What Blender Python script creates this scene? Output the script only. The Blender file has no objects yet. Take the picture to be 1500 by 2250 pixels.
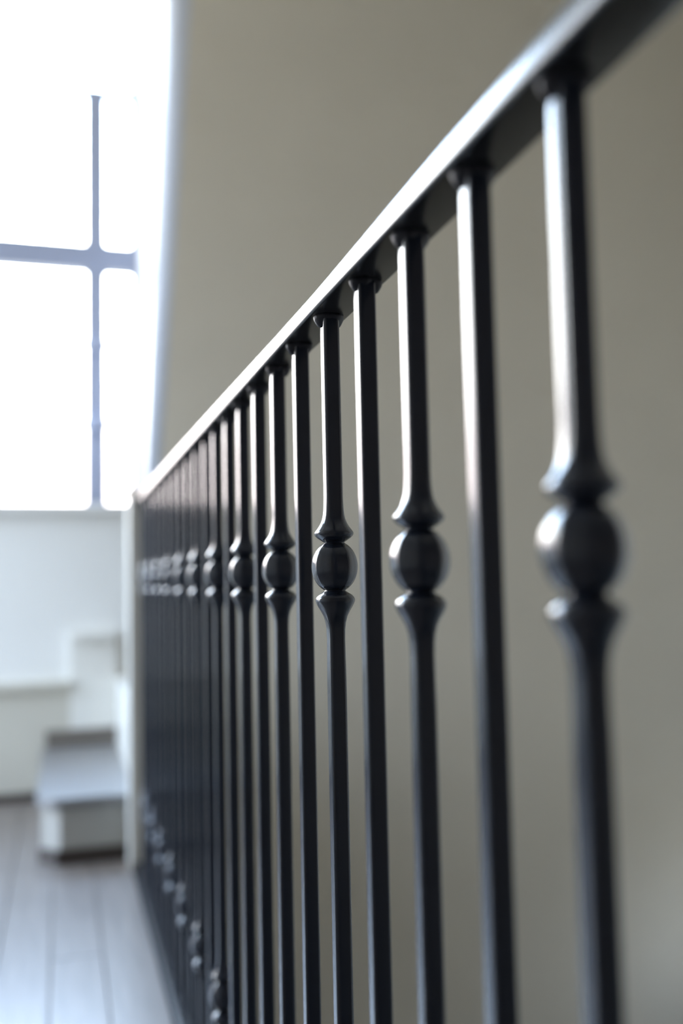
import bpy, bmesh, math, random
from mathutils import Matrix, Vector
C = bpy.context
S = C.scene
COL = S.collection
random.seed(7)

# ------------------------------------------------------------------ camera
EYE = 0.87
YAW, PITCH, ROLL, FPX = 0.29649, 0.07298, -0.02102, 2036.3
cam_data = bpy.data.cameras.new('camera')
cam = bpy.data.objects.new('camera', cam_data)
COL.objects.link(cam)
cam_data.sensor_fit = 'VERTICAL'
cam_data.sensor_height = 36.0
cam_data.lens = FPX / 2250 * 36.0
cam_data.clip_start = 0.02
fw = Vector((math.sin(YAW) * math.cos(PITCH), math.cos(YAW) * math.cos(PITCH), math.sin(PITCH)))
rt = Vector((math.cos(YAW), -math.sin(YAW), 0))
up = rt.cross(fw)
rt, up = (math.cos(ROLL) * rt + math.sin(ROLL) * up, -math.sin(ROLL) * rt + math.cos(ROLL) * up)
m3 = Matrix((rt, up, -fw)).transposed()
cam.matrix_world = Matrix.Translation((0, 0, EYE)) @ m3.to_4x4()
cam_data.dof.use_dof = True
cam_data.dof.focus_distance = 0.861
cam_data.dof.aperture_fstop = 1.72
S.camera = cam

# ------------------------------------------------------------------ sky, exposure
SKY = 30.0
world = bpy.data.worlds.new('sky')
S.world = world
world.use_nodes = True
wn, wl = world.node_tree.nodes, world.node_tree.links
wn.clear()
wo = wn.new('ShaderNodeOutputWorld')
wb = wn.new('ShaderNodeBackground')
wg = wn.new('ShaderNodeTexCoord')
ws = wn.new('ShaderNodeSeparateXYZ')
wr = wn.new('ShaderNodeValToRGB')
wm = wn.new('ShaderNodeMapRange')
wm.inputs['From Min'].default_value = -1
wm.inputs['From Max'].default_value = 1
wl.new(wg.outputs['Generated'], ws.inputs[0])
wl.new(ws.outputs['Z'], wm.inputs['Value'])
wl.new(wm.outputs[0], wr.inputs[0])
# bright haze on the side the landing window looks to (+Y), clear blue sky round the rest of the horizon
wr2 = wn.new('ShaderNodeValToRGB')
wl.new(wm.outputs[0], wr2.inputs[0])
wmix = wn.new('ShaderNodeMix')
wmix.data_type = 'RGBA'
wm2 = wn.new('ShaderNodeMapRange')
wm2.interpolation_type = 'SMOOTHSTEP'
wm2.inputs['From Min'].default_value = -0.1
wm2.inputs['From Max'].default_value = 0.7
wl.new(ws.outputs['Y'], wm2.inputs['Value'])
wl.new(wm2.outputs[0], wmix.inputs[0])
wl.new(wr2.outputs[0], wmix.inputs[6])
wl.new(wr.outputs[0], wmix.inputs[7])
wl.new(wmix.outputs[2], wb.inputs['Color'])
e = wr2.color_ramp.elements
e[0].position = 0.0
e[0].color = (0.16, 0.16, 0.15, 1)
e[1].position = 1.0
e[1].color = (0.34, 0.52, 0.92, 1)
for elev, c in ((-3, (0.15, 0.15, 0.15)), (2, (0.34, 0.38, 0.46)), (15, (0.58, 0.66, 0.82)), (35, (0.56, 0.69, 0.95))):
    n_ = e.new(0.5 + 0.5 * math.sin(math.radians(elev)))
    n_.color = (*c, 1)
wl.new(wb.outputs[0], wo.inputs['Surface'])
e = wr.color_ramp.elements
e[0].position = 0.0
e[0].color = (0.16, 0.16, 0.15, 1)
e[1].position = 1.0
e[1].color = (0.34, 0.52, 0.92, 1)
for elev, c in ((-3, (0.17, 0.16, 0.155)), (1, (0.34, 0.29, 0.29)), (8, (0.42, 0.37, 0.375)), (14, (1.0, 0.95, 0.96)), (21, (1.0, 1.0, 1.04)), (29, (0.72, 0.90, 1.20)), (50, (0.48, 0.70, 1.10))):
    n_ = e.new(0.5 + 0.5 * math.sin(math.radians(elev)))
    n_.color = (*c, 1)
wb.inputs['Strength'].default_value = SKY
S.view_settings.view_transform = 'Standard'
S.view_settings.look = 'None'
S.view_settings.gamma = 1.0
S.view_settings.use_curve_mapping = False
S.view_settings.exposure = 0.07
cy = S.cycles
cy.max_bounces = 9
cy.diffuse_bounces = 6
cy.glossy_bounces = 4
cy.transparent_max_bounces = 12
cy.sample_clamp_indirect = 6.0
cy.caustics_reflective = False
cy.caustics_refractive = False
cy.use_denoising = True


# ------------------------------------------------------------------ materials
def mat(name, col, rough=0.5, var=0.0, scale=8.0, stretch=(1, 1, 1), bump=0.0, bscale=40.0, bdist=0.002, spec=0.5, bstretch=None):
    m = bpy.data.materials.new(name)
    m.use_nodes = True
    nt = m.node_tree
    b = nt.nodes['Principled BSDF']
    b.inputs['Roughness'].default_value = rough
    b.inputs['Specular IOR Level'].default_value = spec
    tc = nt.nodes.new('ShaderNodeTexCoord')
    mp = nt.nodes.new('ShaderNodeMapping')
    mp.inputs['Scale'].default_value = stretch
    nt.links.new(tc.outputs['Object'], mp.inputs['Vector'])
    nz = nt.nodes.new('ShaderNodeTexNoise')
    nz.inputs['Scale'].default_value = scale
    nz.inputs['Detail'].default_value = 4
    nt.links.new(mp.outputs[0], nz.inputs['Vector'])
    cr = nt.nodes.new('ShaderNodeValToRGB')
    cr.color_ramp.elements[0].position = 0.3
    cr.color_ramp.elements[1].position = 0.7
    cr.color_ramp.elements[0].color = tuple(c * (1 - var) for c in col) + (1,)
    cr.color_ramp.elements[1].color = tuple(min(1, c * (1 + var)) for c in col) + (1,)
    nt.links.new(nz.outputs['Fac'], cr.inputs[0])
    nt.links.new(cr.outputs[0], b.inputs['Base Color'])
    if bump:
        mp2 = nt.nodes.new('ShaderNodeMapping')
        mp2.inputs['Scale'].default_value = bstretch or stretch
        nt.links.new(tc.outputs['Object'], mp2.inputs['Vector'])
        n2 = nt.nodes.new('ShaderNodeTexNoise')
        n2.inputs['Scale'].default_value = bscale
        n2.inputs['Detail'].default_value = 3
        nt.links.new(mp2.outputs[0], n2.inputs['Vector'])
        bp = nt.nodes.new('ShaderNodeBump')
        bp.inputs['Strength'].default_value = bump
        bp.inputs['Distance'].default_value = bdist
        nt.links.new(n2.outputs['Fac'], bp.inputs['Height'])
        nt.links.new(bp.outputs[0], b.inputs['Normal'])
    return m


M_iron = mat('black_iron_paint', (0.014, 0.019, 0.031), 0.15, 0.05, 30, bump=0.03, bscale=260, bdist=0.0005, bstretch=(1, 1, 0.35))
M_ball = mat('black_iron_paint_brushed', (0.014, 0.019, 0.031), 0.16, 0.05, 30, bump=0.06, bscale=420, bdist=0.0006, bstretch=(1, 1, 0.25))
M_rail = mat('black_handrail_paint', (0.016, 0.017, 0.019), 0.20, 0.05, 20, bump=0.03, bscale=120, bdist=0.0006)
M_weld = mat('black_weld_paint', (0.012, 0.013, 0.020), 0.5, 0.1, 60, spec=0.3, bump=0.35, bscale=500, bdist=0.0008)
M_wall = mat('beige_wall_paint', (0.575, 0.525, 0.43), 0.75, 0.02, 2.5, bump=0.05, bscale=160, bdist=0.001)
M_white = mat('white_wall_paint', (0.80, 0.80, 0.77), 0.6, 0.015, 3, bump=0.03, bscale=160, bdist=0.001)
M_trim = mat('white_trim_paint', (0.62, 0.605, 0.55), 0.4, 0.015, 5)
M_front = mat('dark_greige_wall_paint', (0.16, 0.15, 0.14), 0.8, 0.02, 2.5)
M_ceil = mat('ceiling_paint', (0.82, 0.81, 0.78), 0.8, 0.01, 2)
M_plank = mat('grey_brown_oak', (0.155, 0.13, 0.112), 0.345, 0.2, 6, (9, 0.7, 9), spec=1.0, bump=0.1, bscale=14, bdist=0.001, bstretch=(14, 0.6, 14))
M_joint = mat('dark_floor_joint', (0.03, 0.024, 0.02), 0.7, 0.1)
M_tread = mat('pale_tread', (0.20, 0.195, 0.19), 0.38, 0.1, 6, (0.8, 9, 9), spec=1.0, bump=0.1, bscale=14, bdist=0.001, bstretch=(0.7, 12, 12))
M_sash = mat('grey_window_paint', (0.30, 0.33, 0.43), 0.4, 0.03, 8)
M_lower = mat('pale_lower_floor', (0.40, 0.38, 0.35), 0.5, 0.1, 3)
M_sill = mat('white_sill_paint', (0.82, 0.82, 0.80), 0.35, 0.01, 4)


def glass_mat():
    m = bpy.data.materials.new('window_glass')
    m.use_nodes = True
    nt = m.node_tree
    nt.nodes.clear()
    o = nt.nodes.new('ShaderNodeOutputMaterial')
    mx = nt.nodes.new('ShaderNodeMixShader')
    t = nt.nodes.new('ShaderNodeBsdfTransparent')
    t.inputs['Color'].default_value = (0.96, 0.98, 0.97, 1)
    g = nt.nodes.new('ShaderNodeBsdfGlossy')
    g.inputs['Roughness'].default_value = 0.02
    fr = nt.nodes.new('ShaderNodeFresnel')
    # thin sheet: the far face of the pane reflects like the near one
    ge = nt.nodes.new('ShaderNodeNewGeometry')
    mr = nt.nodes.new('ShaderNodeMapRange')
    mr.inputs['To Min'].default_value = 1.45
    mr.inputs['To Max'].default_value = 1 / 1.45
    nt.links.new(ge.outputs['Backfacing'], mr.inputs['Value'])
    nt.links.new(mr.outputs[0], fr.inputs['IOR'])
    nt.links.new(fr.outputs[0], mx.inputs[0])
    nt.links.new(t.outputs[0], mx.inputs[1])
    nt.links.new(g.outputs[0], mx.inputs[2])
    nt.links.new(mx.outputs[0], o.inputs['Surface'])
    return m


M_glass = glass_mat()


# ------------------------------------------------------------------ helpers
def add_box(bm, x0, x1, y0, y1, z0, z1, bev=0.0):
    vs = [bm.verts.new(p) for p in ((x0, y0, z0), (x1, y0, z0), (x1, y1, z0), (x0, y1, z0),
                                    (x0, y0, z1), (x1, y0, z1), (x1, y1, z1), (x0, y1, z1))]
    fs = [bm.faces.new([vs[i] for i in f]) for f in ((0, 3, 2, 1), (4, 5, 6, 7), (0, 1, 5, 4), (1, 2, 6, 5), (2, 3, 7, 6), (3, 0, 4, 7))]
    if bev:
        es = list({ed for f in fs for ed in f.edges})
        bmesh.ops.bevel(bm, geom=es, offset=bev, segments=2, profile=0.6, affect='EDGES')


def add_prism(bm, poly, z0, z1):
    """vertical prism over a plan polygon given counter-clockwise; each point may be (x, y) or (x, y, xtop, ytop)"""
    lo = [bm.verts.new((p[0], p[1], z0)) for p in poly]
    hi = [bm.verts.new((p[2] if len(p) > 2 else p[0], p[3] if len(p) > 3 else p[1], z1)) for p in poly]
    n = len(poly)
    bm.faces.new(lo[::-1])
    bm.faces.new(hi)
    for i in range(n):
        bm.faces.new((lo[i], lo[(i + 1) % n], hi[(i + 1) % n], hi[i]))


def obj(name, bm, material, parent=None, smooth=False, kind=None, label=None, origin=None):
    me = bpy.data.meshes.new(name)
    bmesh.ops.recalc_face_normals(bm, faces=bm.faces[:])
    if origin is not None:
        bmesh.ops.translate(bm, verts=bm.verts[:], vec=-Vector(origin))
    bm.to_mesh(me)
    bm.free()
    me.materials.append(material)
    if smooth:
        for p in me.polygons:
            p.use_smooth = True
    o = bpy.data.objects.new(name, me)
    COL.objects.link(o)
    if origin is not None:
        o.location = origin
    if parent:
        o.parent = parent
    if kind:
        o['kind'] = kind
    if label:
        o['label'] = label
    return o


def box_obj(name, b, material, parent=None, bev=0.0, **k):
    bm = bmesh.new()
    add_box(bm, *b, bev=bev)
    return obj(name, bm, material, parent, **k)


def empty(name, loc=(0, 0, 0), label=None, cat=None, kind=None):
    o = bpy.data.objects.new(name, None)
    COL.objects.link(o)
    o.location = loc
    o.empty_display_size = 0.1
    if label:
        o['label'] = label
    if cat:
        o['category'] = cat
    if kind:
        o['kind'] = kind
    return o


# ------------------------------------------------------------------ room shell
YB = 4.087            # inner face of the back wall
XL, XR = -2.35, 3.45    # left wall, far wall of the stairwell
YF = -2.6
ZC, ZL = 4.3, -2.9    # ceiling, lower floor
T = 0.30              # wall thickness
TB = 0.62             # thickness of the back wall with its deep window
WX0, WX1 = -2.25, 0.380   # back window opening
WZ0, WZ1 = 1.215, 4.05

# back wall: beige part right of the window, with a rounded and slightly leaning corner towards the window reveal
bm = bmesh.new()
jb, jt = 0.357, 0.505     # corner line at the sill and at the ceiling
rb, rtp = 0.055, 0.125     # corner rounding
arc = []
for i in range(9):
    a = math.pi / 2 * i / 8
    arc.append((jb + rb * (1 - math.sin(a)), YB + rb * (1 - math.cos(a)), jt + rtp * (1 - math.sin(a)), YB + rtp * (1 - math.cos(a))))
poly = [(XR + T, YB + TB), (0.382, YB + TB)] + arc[::-1] + [(XR + T, YB)]
add_prism(bm, poly, WZ0, ZC)
add_box(bm, 0.357, XR + T, YB, YB + TB, ZL, WZ0)
wb_ = obj('wall_back', bm, M_wall, kind='structure', smooth=False)
me = wb_.data
me.materials.append(mat('corner_blue_light_tint', (0.45, 0.475, 0.53), 0.7, 0.02, 3))  # bluish light on the rounded corner, put into its colour
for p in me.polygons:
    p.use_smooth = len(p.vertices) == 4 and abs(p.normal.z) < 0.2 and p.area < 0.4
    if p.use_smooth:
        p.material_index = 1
# white lining of the reveal, splayed with the leaning corner
bm = bmesh.new()
zA, zB = WZ0, WZ1
def lean(z, a, b):
    return a + (b - a) * (z - WZ0) / (ZC - WZ0)
vs = []
for z in (zA, zB):
    xa, ya = lean(z, jb, jt) - 0.0015, YB + lean(z, rb, rtp) * 0.9
    vs.append([bm.verts.new(p) for p in ((xa, ya, z), (xa + 0.006, ya, z), (0.390, YB + 0.42, z), (0.377, YB + 0.42, z))])
bm.faces.new(vs[0][::-1]); bm.faces.new(vs[1])
for i in range(4):
    j = (i + 1) % 4
    bm.faces.new((vs[0][i], vs[0][j], vs[1][j], vs[1][i]))
LINING = bm
# white wall below the window, above it and left of it
bm = bmesh.new()
add_box(bm, XL - T, 0.357, YB, YB + TB, ZL, WZ0)
add_box(bm, XL - T, WX0, YB, YB + TB, WZ0, ZC)
add_box(bm, WX0, 0.380, YB + 0.17, YB + TB, WZ1, ZC)
obj('wall_back_white', bm, M_white, kind='structure')
# left wall; its unseen window is added and sized to light the back wall
LW = (2.7, 3.95, 0.3, 3.5)
bm = bmesh.new()
add_box(bm, XL - T, XL, YF, LW[0], ZL, ZC)
add_box(bm, XL - T, XL, LW[1], YB, ZL, ZC)
add_box(bm, XL - T, XL, LW[0], LW[1], ZL, LW[2])
add_box(bm, XL - T, XL, LW[0], LW[1], LW[3], ZC)
obj('wall_left', bm, M_white, kind='structure')
# far wall of the stairwell; unseen low window added for the lower right glow
RW = (3.45, 3.85, -1.1, -0.3)
bm = bmesh.new()
add_box(bm, XR, XR + T, YF, RW[0], ZL, ZC)
add_box(bm, XR, XR + T, RW[1], YB, ZL, ZC)
add_box(bm, XR, XR + T, RW[0], RW[1], ZL, RW[2])
add_box(bm, XR, XR + T, RW[0], RW[1], RW[3], ZC)
obj('wall_right', bm, M_white, kind='structure')
box_obj('wall_front', (XL - T, XR + T, YF - T, YF, ZL, ZC), M_front, kind='structure')
box_obj('ceiling', (XL - T, XR + T, YF - T, YB + TB, ZC, ZC + 0.2), M_ceil, kind='structure')
box_obj('floor_lower', (XL - T, XR + T, YF - T, YB + TB, ZL - 0.2, ZL), M_lower, kind='structure')

# landing floor with its own boards
XE = 0.30             # open edge of the landing
fl = box_obj('floor', (XL, XE, YF, YB, -0.26, -0.014), M_joint, kind='structure')
PW = 0.118
x = 0.218
shared = {}
row = 0
while x - PW > XL - PW:
    x0 = max(XL, x - PW)
    y = YF
    step0 = random.uniform(0.5, 1.5)
    while y < YB - 0.01:
        L = step0 if y == YF else random.choice((1.15, 1.45, 1.75))
        y1 = min(YB, y + L)
        if YB - y1 < 0.2:
            y1 = YB
        bm = bmesh.new()
        dz = random.uniform(-0.0006, 0.0006)
        add_box(bm, x0 + 0.0012, x - 0.0012, y + 0.001, y1 - 0.001, -0.014, dz, bev=0.0015)
        obj('plank', bm, M_plank, fl, origin=(x0, y, 0))
        y = y1
    x -= PW
    row += 1
box_obj('trim_1', (XE, XE + 0.02, YF, YB, -0.30, 0.004), M_trim, kind='structure')

# ------------------------------------------------------------------ windows
def pane(name, b, parent, label=None):
    return box_obj(name, b, M_glass, parent, label=label)

w1 = empty('window_1', ((WX0 + WX1) / 2, YB + 0.2, WZ0), kind='structure')
def at(o):
    return o
def wpart(name, b, m, bev=0.004, **k):
    o = box_obj(name, b, m, None, bev=bev, **k)
    o.parent = w1
    o.matrix_parent_inverse = Matrix.Translation(-Vector(w1.location))
    return o
FY0, FY1 = YB + 0.43, YB + 0.50
wpart('frame_stile', (0.336, 0.376, FY0 - 0.005, FY1 + 0.01, WZ0, WZ1), M_sash)
wpart('frame_stile', (WX0, WX0 + 0.07, FY0 - 0.01, FY1 + 0.01, WZ0, WZ1), M_sash)
wpart('frame_head', (WX0 + 0.07, 0.336, FY0 - 0.01, FY1 + 0.01, WZ1 - 0.07, WZ1), M_sash)
wpart('frame_bottom', (WX0 + 0.07, 0.336, FY0 - 0.01, FY1 + 0.01, WZ0, WZ0 + 0.02), M_sash)
TZ0, TZ1 = 2.383, 2.515
wpart('transom', (-0.52, 0.336, FY0, FY1, TZ0, TZ1), M_sash)
UZ0, UZ1 = 3.27, 3.295
wpart('upper_bar', (-0.42, 0.336, FY0, FY1, UZ0, UZ1), M_sash)
mxs = (0.169, -0.47)
for mx in mxs:
    wpart('mullion', (mx - 0.050, mx + 0.050, FY0, FY1, WZ0 + 0.02, TZ0), M_sash)
    wpart('mullion', (mx - 0.05, mx + 0.05, FY0, FY1, TZ1, UZ0 if mx > 0 else WZ1 - 0.07), M_sash)
GY = (FY0 + 0.03, FY0 + 0.036)
for xa, xb in ((-0.47 + 0.050, 0.169 - 0.050), (0.169 + 0.050, 0.336)):
    wpart('pane', (xa, xb) + GY + (WZ0 + 0.02, TZ0), M_glass, 0)
    wpart('pane', (xa, xb) + GY + (TZ1, UZ0), M_glass, 0)
wpart('pane', (-0.47 + 0.044, 0.336) + GY + (UZ1, WZ1 - 0.07), M_glass, 0)
wpart('pane', (WX0 + 0.07, -0.47 - 0.044) + GY + (WZ0 + 0.02, WZ1 - 0.07), M_glass, 0)
for zz in (2.015, 1.63):     # fastening knobs on the middle mullion
    bm = bmesh.new()
    bmesh.ops.create_uvsphere(bm, u_segments=16, v_segments=10, radius=0.06)
    bmesh.ops.scale(bm, vec=(1, 0.5, 0.7), verts=bm.verts[:])
    bmesh.ops.translate(bm, vec=(0.169, FY0 - 0.012, zz), verts=bm.verts[:])
    k = obj('window_knob', bm, M_sash, None, smooth=True)
    k.parent = w1
    k.matrix_parent_inverse = Matrix.Translation(-Vector(w1.location))
wpart('window_sill', (WX0 - 0.05, 0.356, YB - 0.03, FY0 - 0.01, WZ0 - 0.035, WZ0), M_sill)

def side_window(name, xw, ys, zs, nm, sign):
    w = empty(name, (xw, (ys[0] + ys[1]) / 2, zs[0]), kind='structure')
    def p(nm_, b, m):
        o = box_obj(nm_, b, m, None, bev=0.004 if m is not M_glass else 0)
        o.parent = w
        o.matrix_parent_inverse = Matrix.Translation(-Vector(w.location))
    xa, xb = xw - 0.03, xw + 0.03
    p('frame_stile', (xa, xb, ys[0], ys[0] + 0.06, zs[0], zs[1]), M_trim)
    p('frame_stile', (xa, xb, ys[1] - 0.06, ys[1], zs[0], zs[1]), M_trim)
    p('frame_head', (xa, xb, ys[0] + 0.06, ys[1] - 0.06, zs[1] - 0.06, zs[1]), M_trim)
    p('frame_bottom', (xa, xb, ys[0] + 0.06, ys[1] - 0.06, zs[0], zs[0] + 0.06), M_trim)
    w_ = (ys[1] - ys[0] - 0.12) / nm
    for i in range(nm):
        ya = ys[0] + 0.06 + i * w_
        if i:
            p('mullion', (xa, xb, ya - 0.02, ya + 0.02, zs[0] + 0.06, zs[1] - 0.06), M_trim)
        p('pane', (xw - 0.003, xw + 0.003, ya + (0.02 if i else 0), ya + w_ - (0.02 if i < nm - 1 else 0), zs[0] + 0.06, zs[1] - 0.06), M_glass)

k = obj('reveal_lining', LINING, M_sill, None)
k.parent = w1
k.matrix_parent_inverse = Matrix.Translation(-Vector(w1.location))
side_window('window_2_added', XL - 0.18, LW[:2], LW[2:], 2, -1)
side_window('window_3_added', XR + 0.18, RW[:2], RW[2:], 2, 1)

def portal(name, loc, rot, sx, sy):
    l = bpy.data.lights.new(name, 'AREA')
    l.shape = 'RECTANGLE'
    l.size, l.size_y = sx, sy
    l.cycles.is_portal = True
    o = bpy.data.objects.new(name, l)
    COL.objects.link(o)
    o.location = loc
    o.rotation_euler = rot
portal('window_portal', ((WX0 + WX1) / 2, YB + TB + 0.02, (WZ0 + WZ1) / 2), (-math.pi / 2, 0, 0), WX1 - WX0, WZ1 - WZ0)
portal('window_portal', (XL - T - 0.02, (LW[0] + LW[1]) / 2, (LW[2] + LW[3]) / 2), (0, -math.pi / 2, 0), LW[3] - LW[2], LW[1] - LW[0])
portal('window_portal', (XR + T + 0.02, (RW[0] + RW[1]) / 2, (RW[2] + RW[3]) / 2), (0, math.pi / 2, 0), RW[3] - RW[2], RW[1] - RW[0])

# ------------------------------------------------------------------ stepped white skirting under the window
M_skirt = mat('white_skirting_paint', (0.74, 0.73, 0.68), 0.4, 0.015, 5)
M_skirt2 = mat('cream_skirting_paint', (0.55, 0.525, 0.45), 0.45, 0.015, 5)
def skirting(name, x0, x1, z0, z1, m):
    bm = bmesh.new()
    add_box(bm, x0, x1, YB - 0.022, YB, z0, z1 - 0.035)
    add_box(bm, x0, x1, YB - 0.040, YB, z1 - 0.035, z1, bev=0.006)
    obj(name, bm, m, kind='structure')
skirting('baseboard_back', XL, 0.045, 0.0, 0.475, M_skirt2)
skirting('baseboard_back_step', 0.045, 0.232, 0.2, 0.675, M_skirt)

# ------------------------------------------------------------------ step up at the end of the landing
ST = empty('landing_step', (0.09, 3.10, 0), 'low white step with glossy wooden tread beyond the railing end', 'step')
def spart(name, bm, m, **k):
    o = obj(name, bm, m, None, **k)
    o.parent = ST
    o.matrix_parent_inverse = Matrix.Translation(-Vector(ST.location))
    return o
ZS = 0.205
bm = bmesh.new()
add_prism(bm, [(0.004, 3.10), (0.234, 3.10), (0.234, YB - 0.041), (-0.052, YB - 0.041), (-0.052, 3.155)], 0.0, ZS - 0.03)
spart('riser', bm, mat('grey_cream_riser_paint', (0.42, 0.41, 0.375), 0.45, 0.015, 5))
bm = bmesh.new()
add_prism(bm, [(-0.01, 3.075), (0.234, 3.075), (0.234, YB - 0.041), (-0.068, YB - 0.041), (-0.068, 3.135)], ZS - 0.03, ZS)
bmesh.ops.bevel(bm, geom=bm.edges[:], offset=0.006, segments=2, affect='EDGES')
spart('tread', bm, M_tread)

bm = bmesh.new()
add_prism(bm, [(0.234, 3.06), (0.30, 3.06), (0.30, YB - 0.001), (0.234, YB - 0.001)], 0.004, 0.45)
add_box(bm, 0.228, 0.306, 3.055, YB - 0.001, 0.45, 0.485, bev=0.006)
kw = obj('trim_2', bm, M_trim, kind='structure')

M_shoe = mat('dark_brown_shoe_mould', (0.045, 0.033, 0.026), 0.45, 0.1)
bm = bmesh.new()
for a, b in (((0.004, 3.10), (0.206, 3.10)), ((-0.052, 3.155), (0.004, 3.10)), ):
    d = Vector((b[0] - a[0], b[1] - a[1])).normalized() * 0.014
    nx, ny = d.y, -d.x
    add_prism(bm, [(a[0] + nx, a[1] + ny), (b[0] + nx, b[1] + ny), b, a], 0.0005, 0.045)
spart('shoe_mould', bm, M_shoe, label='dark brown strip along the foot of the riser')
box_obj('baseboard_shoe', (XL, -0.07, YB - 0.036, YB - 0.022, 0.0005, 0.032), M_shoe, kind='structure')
M_foot_shade = mat('wall_foot_shade', (0.15, 0.13, 0.11), 0.5, 0.1)
box_obj('baseboard_shade_strip', (-0.05, 0.232, YB - 0.039, YB - 0.022, ZS + 0.001, ZS + 0.07), M_foot_shade, kind='structure')  # brown strip standing in for the shade at the wall foot behind the tread

# ------------------------------------------------------------------ newel post
NW = empty('newel_post', (0.25, 2.99, 0), 'square white newel post where the black handrail ends', 'post')
def npart(name, bm, **k):
    o = obj(name, bm, M_trim, None, **k)
    o.parent = NW
    o.matrix_parent_inverse = Matrix.Translation(-Vector(NW.location))
bm = bmesh.new(); add_box(bm, 0.208, 0.292, 2.965, 3.049, 0.0, 1.15, bev=0.005); npart('shaft', bm)
bm = bmesh.new()
add_box(bm, 0.200, 0.300, 2.957, 3.057, 1.15, 1.166, bev=0.006)
add_box(bm, 0.212, 0.288, 2.969, 3.045, 1.166, 1.178, bev=0.005)
npart('cap', bm)

# ------------------------------------------------------------------ the railing
DX = 0.245
PX = 0.000404         # metres per picture pixel at the sharp baluster
RZ = EYE + 0.2499     # underside of the handrail
BZ1 = EYE + 0.0124    # centre of the upper ball
BZ0 = EYE - 0.6405    # centre of the lower ball
Y_END = 2.964
RAIL = empty('stair_railing', (DX, 1.3, 0), 'black wrought iron railing with alternating plain and knuckled balusters along the landing', 'railing')

# handrail: flat bar with eased edges
bm = bmesh.new()
hw, t = 0.0198, 0.0185
prof = []
for (cx, cz, a0, r) in ((hw - 0.003, 0.003, -90, 0.003), (hw - 0.005, t - 0.005, 0, 0.005), (-hw + 0.005, t - 0.005, 90, 0.005), (-hw + 0.003, 0.003, 180, 0.003)):
    for i in range(5):
        a = math.radians(a0 + 22.5 * i)
        prof.append((cx + r * math.cos(a), cz + r * math.sin(a)))
ys = [-0.6, Y_END]
rings = [[bm.verts.new((DX + px, y, RZ + pz)) for px, pz in prof] for y in ys]
for a, b in zip(rings, rings[1:]):
    for i in range(len(prof)):
        j = (i + 1) % len(prof)
        bm.faces.new((a[i], a[j], b[j], b[i]))
for r_ in (rings[0], rings[-1][::-1]):
    bm.faces.new([bm.verts.new(v.co) for v in r_])
hr = obj('handrail', bm, M_rail, None, smooth=True)
hr.parent = RAIL
hr.matrix_parent_inverse = Matrix.Translation(-Vector(RAIL.location))
for p in hr.data.polygons:
    if len(p.vertices) > 4:
        p.use_smooth = False

# shoe plate the balusters stand in
bm = bmesh.new()
add_box(bm, DX - 0.023, DX + 0.030, -0.6, Y_END, 0.0, 0.024, bev=0.004)
o = obj('bottom_rail', bm, M_rail, None)
o.parent = RAIL
o.matrix_parent_inverse = Matrix.Translation(-Vector(RAIL.location))
SHOE = 0.024

NV = 32
def ring_points(r_sil, q, rho):
    """section morphing from a rounded square (q = 0) to a circle (q = 1); seen 16 degrees off square its half width is r_sil"""
    pts = []
    for i in range(NV):
        quad, k = divmod(i, 8)
        a = math.pi / 2 * (quad + k / 7)
        cx, cy_ = ((1, 1), (-1, 1), (-1, -1), (1, -1))[quad]
        sx, sy = cx * (1 - rho) + rho * math.cos(a), cy_ * (1 - rho) + rho * math.sin(a)
        b = math.pi / 2 * (quad + (k + 0.5) / 8)
        pts.append((sx * (1 - q) + math.cos(b) * q, sy * (1 - q) + math.sin(b) * q))
    d = math.radians(16)
    sup = max(px * math.cos(d) + py * math.sin(d) for px, py in pts)
    return [(px * r_sil / sup, py * r_sil / sup) for px, py in pts]

def loft(bm, prof, rho, caps=True):
    rings = []
    for z, r, n in prof:
        rings.append([bm.verts.new((px, py, z)) for px, py in ring_points(r, n, rho)])
    for a, b in zip(rings, rings[1:]):
        for i in range(NV):
            j = (i + 1) % NV
            bm.faces.new((a[i], a[j], b[j], b[i]))
    if caps:      # caps on vertices of their own keep the shading along the bar true
        for r_ in (rings[0][::-1], rings[-1]):
            bm.faces.new([bm.verts.new(v.co) for v in r_])

NB = 0.0
BAR = 22.3 * PX
# (picture pixels above the ball centre, half width in pixels)
FL_UP = [(55.3, 23.5), (57, 25.5), (61, 31.5), (66, 38.8), (71, 43.6), (74.5, 45.2), (77.5, 45.3), (80.5, 43.8), (85, 40.6), (91, 36.0),
         (100, 30.7), (109, 27.0), (118, 25.0), (128, 23.8), (144, 22.8), (162, 22.3)]
FL_DN = [(-54.8, 23.5), (-57, 26.0), (-60.5, 32), (-65, 38.5), (-70, 43.2), (-75, 45.2), (-79, 45.2), (-84, 43.4), (-91, 39.8), (-101, 33.8),
         (-113, 27.6), (-128, 23.4), (-143, 21.6), (-165, 20.9), (-200, 21.2), (-260, 22.0)]
def expo(r):
    t_ = min(1, max(0, (r - 22.5) / 13.0))
    return 0.9 * t_ ** 0.6

def knuckle_profile(cz):
    up_ = [(cz + d * PX, r * PX, 0.9 if d < 66 else expo(r)) for d, r in FL_UP]
    dn_ = [(cz + d * PX, r * PX, 0.9 if d > -66 else expo(r)) for d, r in FL_DN]
    return dn_[::-1] + up_

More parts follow.
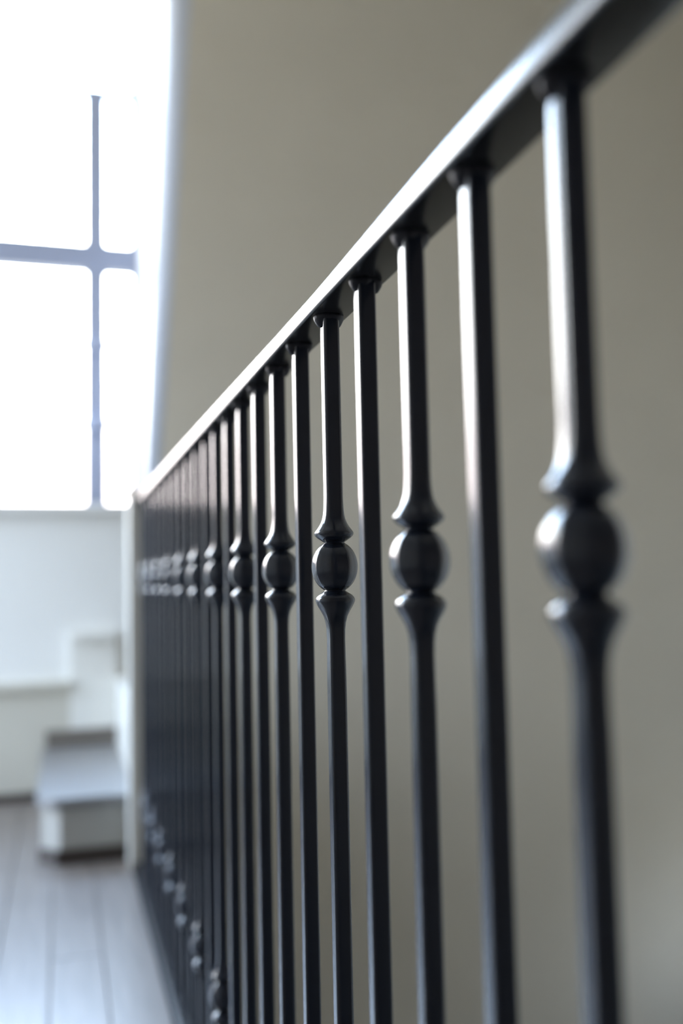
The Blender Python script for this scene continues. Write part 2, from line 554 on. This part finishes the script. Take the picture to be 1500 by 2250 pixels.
def weld(seed):
    rnd = random.Random(seed)
    bm = bmesh.new()
    nu = 24
    ph = [rnd.uniform(0, 6.28) for _ in range(4)]
    prof_ = [(0.0008, 0.93), (-0.0014, 1.0), (-0.0045, 0.95), (-0.0072, 0.84), (-0.0092, 0.74), (-0.0102, 0.60)]
    g = []
    for i in range(nu):
        u = 2 * math.pi * i / nu
        side = 0.5 + 0.5 * math.cos(2 * u)          # the bead is fat on the two sides, thin in front and behind
        lump = 0.06 * math.sin(3 * u + ph[0]) + 0.05 * math.sin(5 * u + ph[1])
        R_ = 0.0098 + 0.0048 * side ** 1.5
        row_ = []
        for j, (z, r) in enumerate(prof_):
            k = 1 + lump * (1 if 0 < j < 5 else 0.3)
            row_.append(bm.verts.new((R_ * r * k * math.cos(u), R_ * r * k * math.sin(u), z * (0.55 + 0.45 * side + 1.5 * lump) if z < 0 else z)))
        g.append(row_)
    for i in range(nu):
        for j in range(len(prof_) - 1):
            bm.faces.new((g[i][j], g[(i + 1) % nu][j], g[(i + 1) % nu][j + 1], g[i][j + 1]))
    bm.faces.new([g[i][0] for i in range(nu)])
    bm.faces.new([g[i][-1] for i in range(nu)][::-1])
    return bm

def ball_bm():
    bm = bmesh.new()
    R, A = 54.3 * PX, 61.0 * PX
    rings = []
    zs = [-55 + 110 * i / 18 for i in range(19)]
    for zp in zs:
        r = R * math.sqrt(max(0, 1 - (zp / 61.0) ** 2))
        ring = []
        for i in range(NV):
            fc, sub = divmod(i, 4)
            th = fc * math.pi / 4 + math.radians((-19.5, -7.0, 7.0, 19.5)[sub])
            k = th - fc * math.pi / 4
            oct_ = math.cos(math.pi / 8) / math.cos(k)
            q = 0.03 + 0.97 * oct_
            ring.append(bm.verts.new((r * q * math.cos(th), r * q * math.sin(th), zp * PX)))
        rings.append(ring)
    for a, b in zip(rings, rings[1:]):
        for i in range(NV):
            j = (i + 1) % NV
            bm.faces.new((a[i], a[j], b[j], b[i]))
    for r_ in (rings[0][::-1], rings[-1]):
        bm.faces.new([bm.verts.new(v.co) for v in r_])
    return bm

def mesh_of(bm, name, material):
    me = bpy.data.meshes.new(name)
    bmesh.ops.recalc_face_normals(bm, faces=bm.faces[:])
    bm.to_mesh(me); bm.free()
    me.materials.append(material)
    for p in me.polygons:
        p.use_smooth = len(p.vertices) == 4
    return me

bm = bmesh.new()
loft(bm, [(SHOE - 0.004, BAR, NB), (RZ + 0.001, BAR, NB)], 0.38)
ME_PLAIN = mesh_of(bm, 'plain_baluster', M_iron)
bm = bmesh.new()
loft(bm, [(SHOE - 0.004, BAR, NB)] + knuckle_profile(BZ0) + knuckle_profile(BZ1) + [(RZ + 0.001, BAR, NB)], 0.48)
ME_KNUCKLE = mesh_of(bm, 'knuckled_baluster', M_iron)
ME_BALL = mesh_of(ball_bm(), 'ball', M_ball)
ME_WELD = [mesh_of(weld(s_), 'weld_bead', M_weld) for s_ in range(4)]

def child(name, me, parent, loc):
    o = bpy.data.objects.new(name, me)
    COL.objects.link(o)
    o.parent = parent
    o.location = loc
    return o

Z0, SP = 0.3974, 0.2166
OFF = {2: -0.003, 5: 0.004}
POFF = {-1: -0.035}
base = Vector(RAIL.location)
for k in range(-4, 12):
    y = Z0 + SP * k + OFF.get(k, 0)
    b = child('knuckled_baluster', ME_KNUCKLE, RAIL, Vector((DX, y, 0)) - base)
    child('ball', ME_BALL, b, (0, 0, BZ1))
    child('ball', ME_BALL, b, (0, 0, BZ0))
    child('weld_bead', ME_WELD[k % 4], b, (0, 0, RZ))
    y = Z0 + SP * (k + 0.5) + POFF.get(k, 0)
    if y < Y_END - 0.03:
        b = child('plain_baluster', ME_PLAIN, RAIL, Vector((DX, y, 0)) - base)
        child('weld_bead', ME_WELD[(k + 2) % 4], b, (0, 0, RZ))
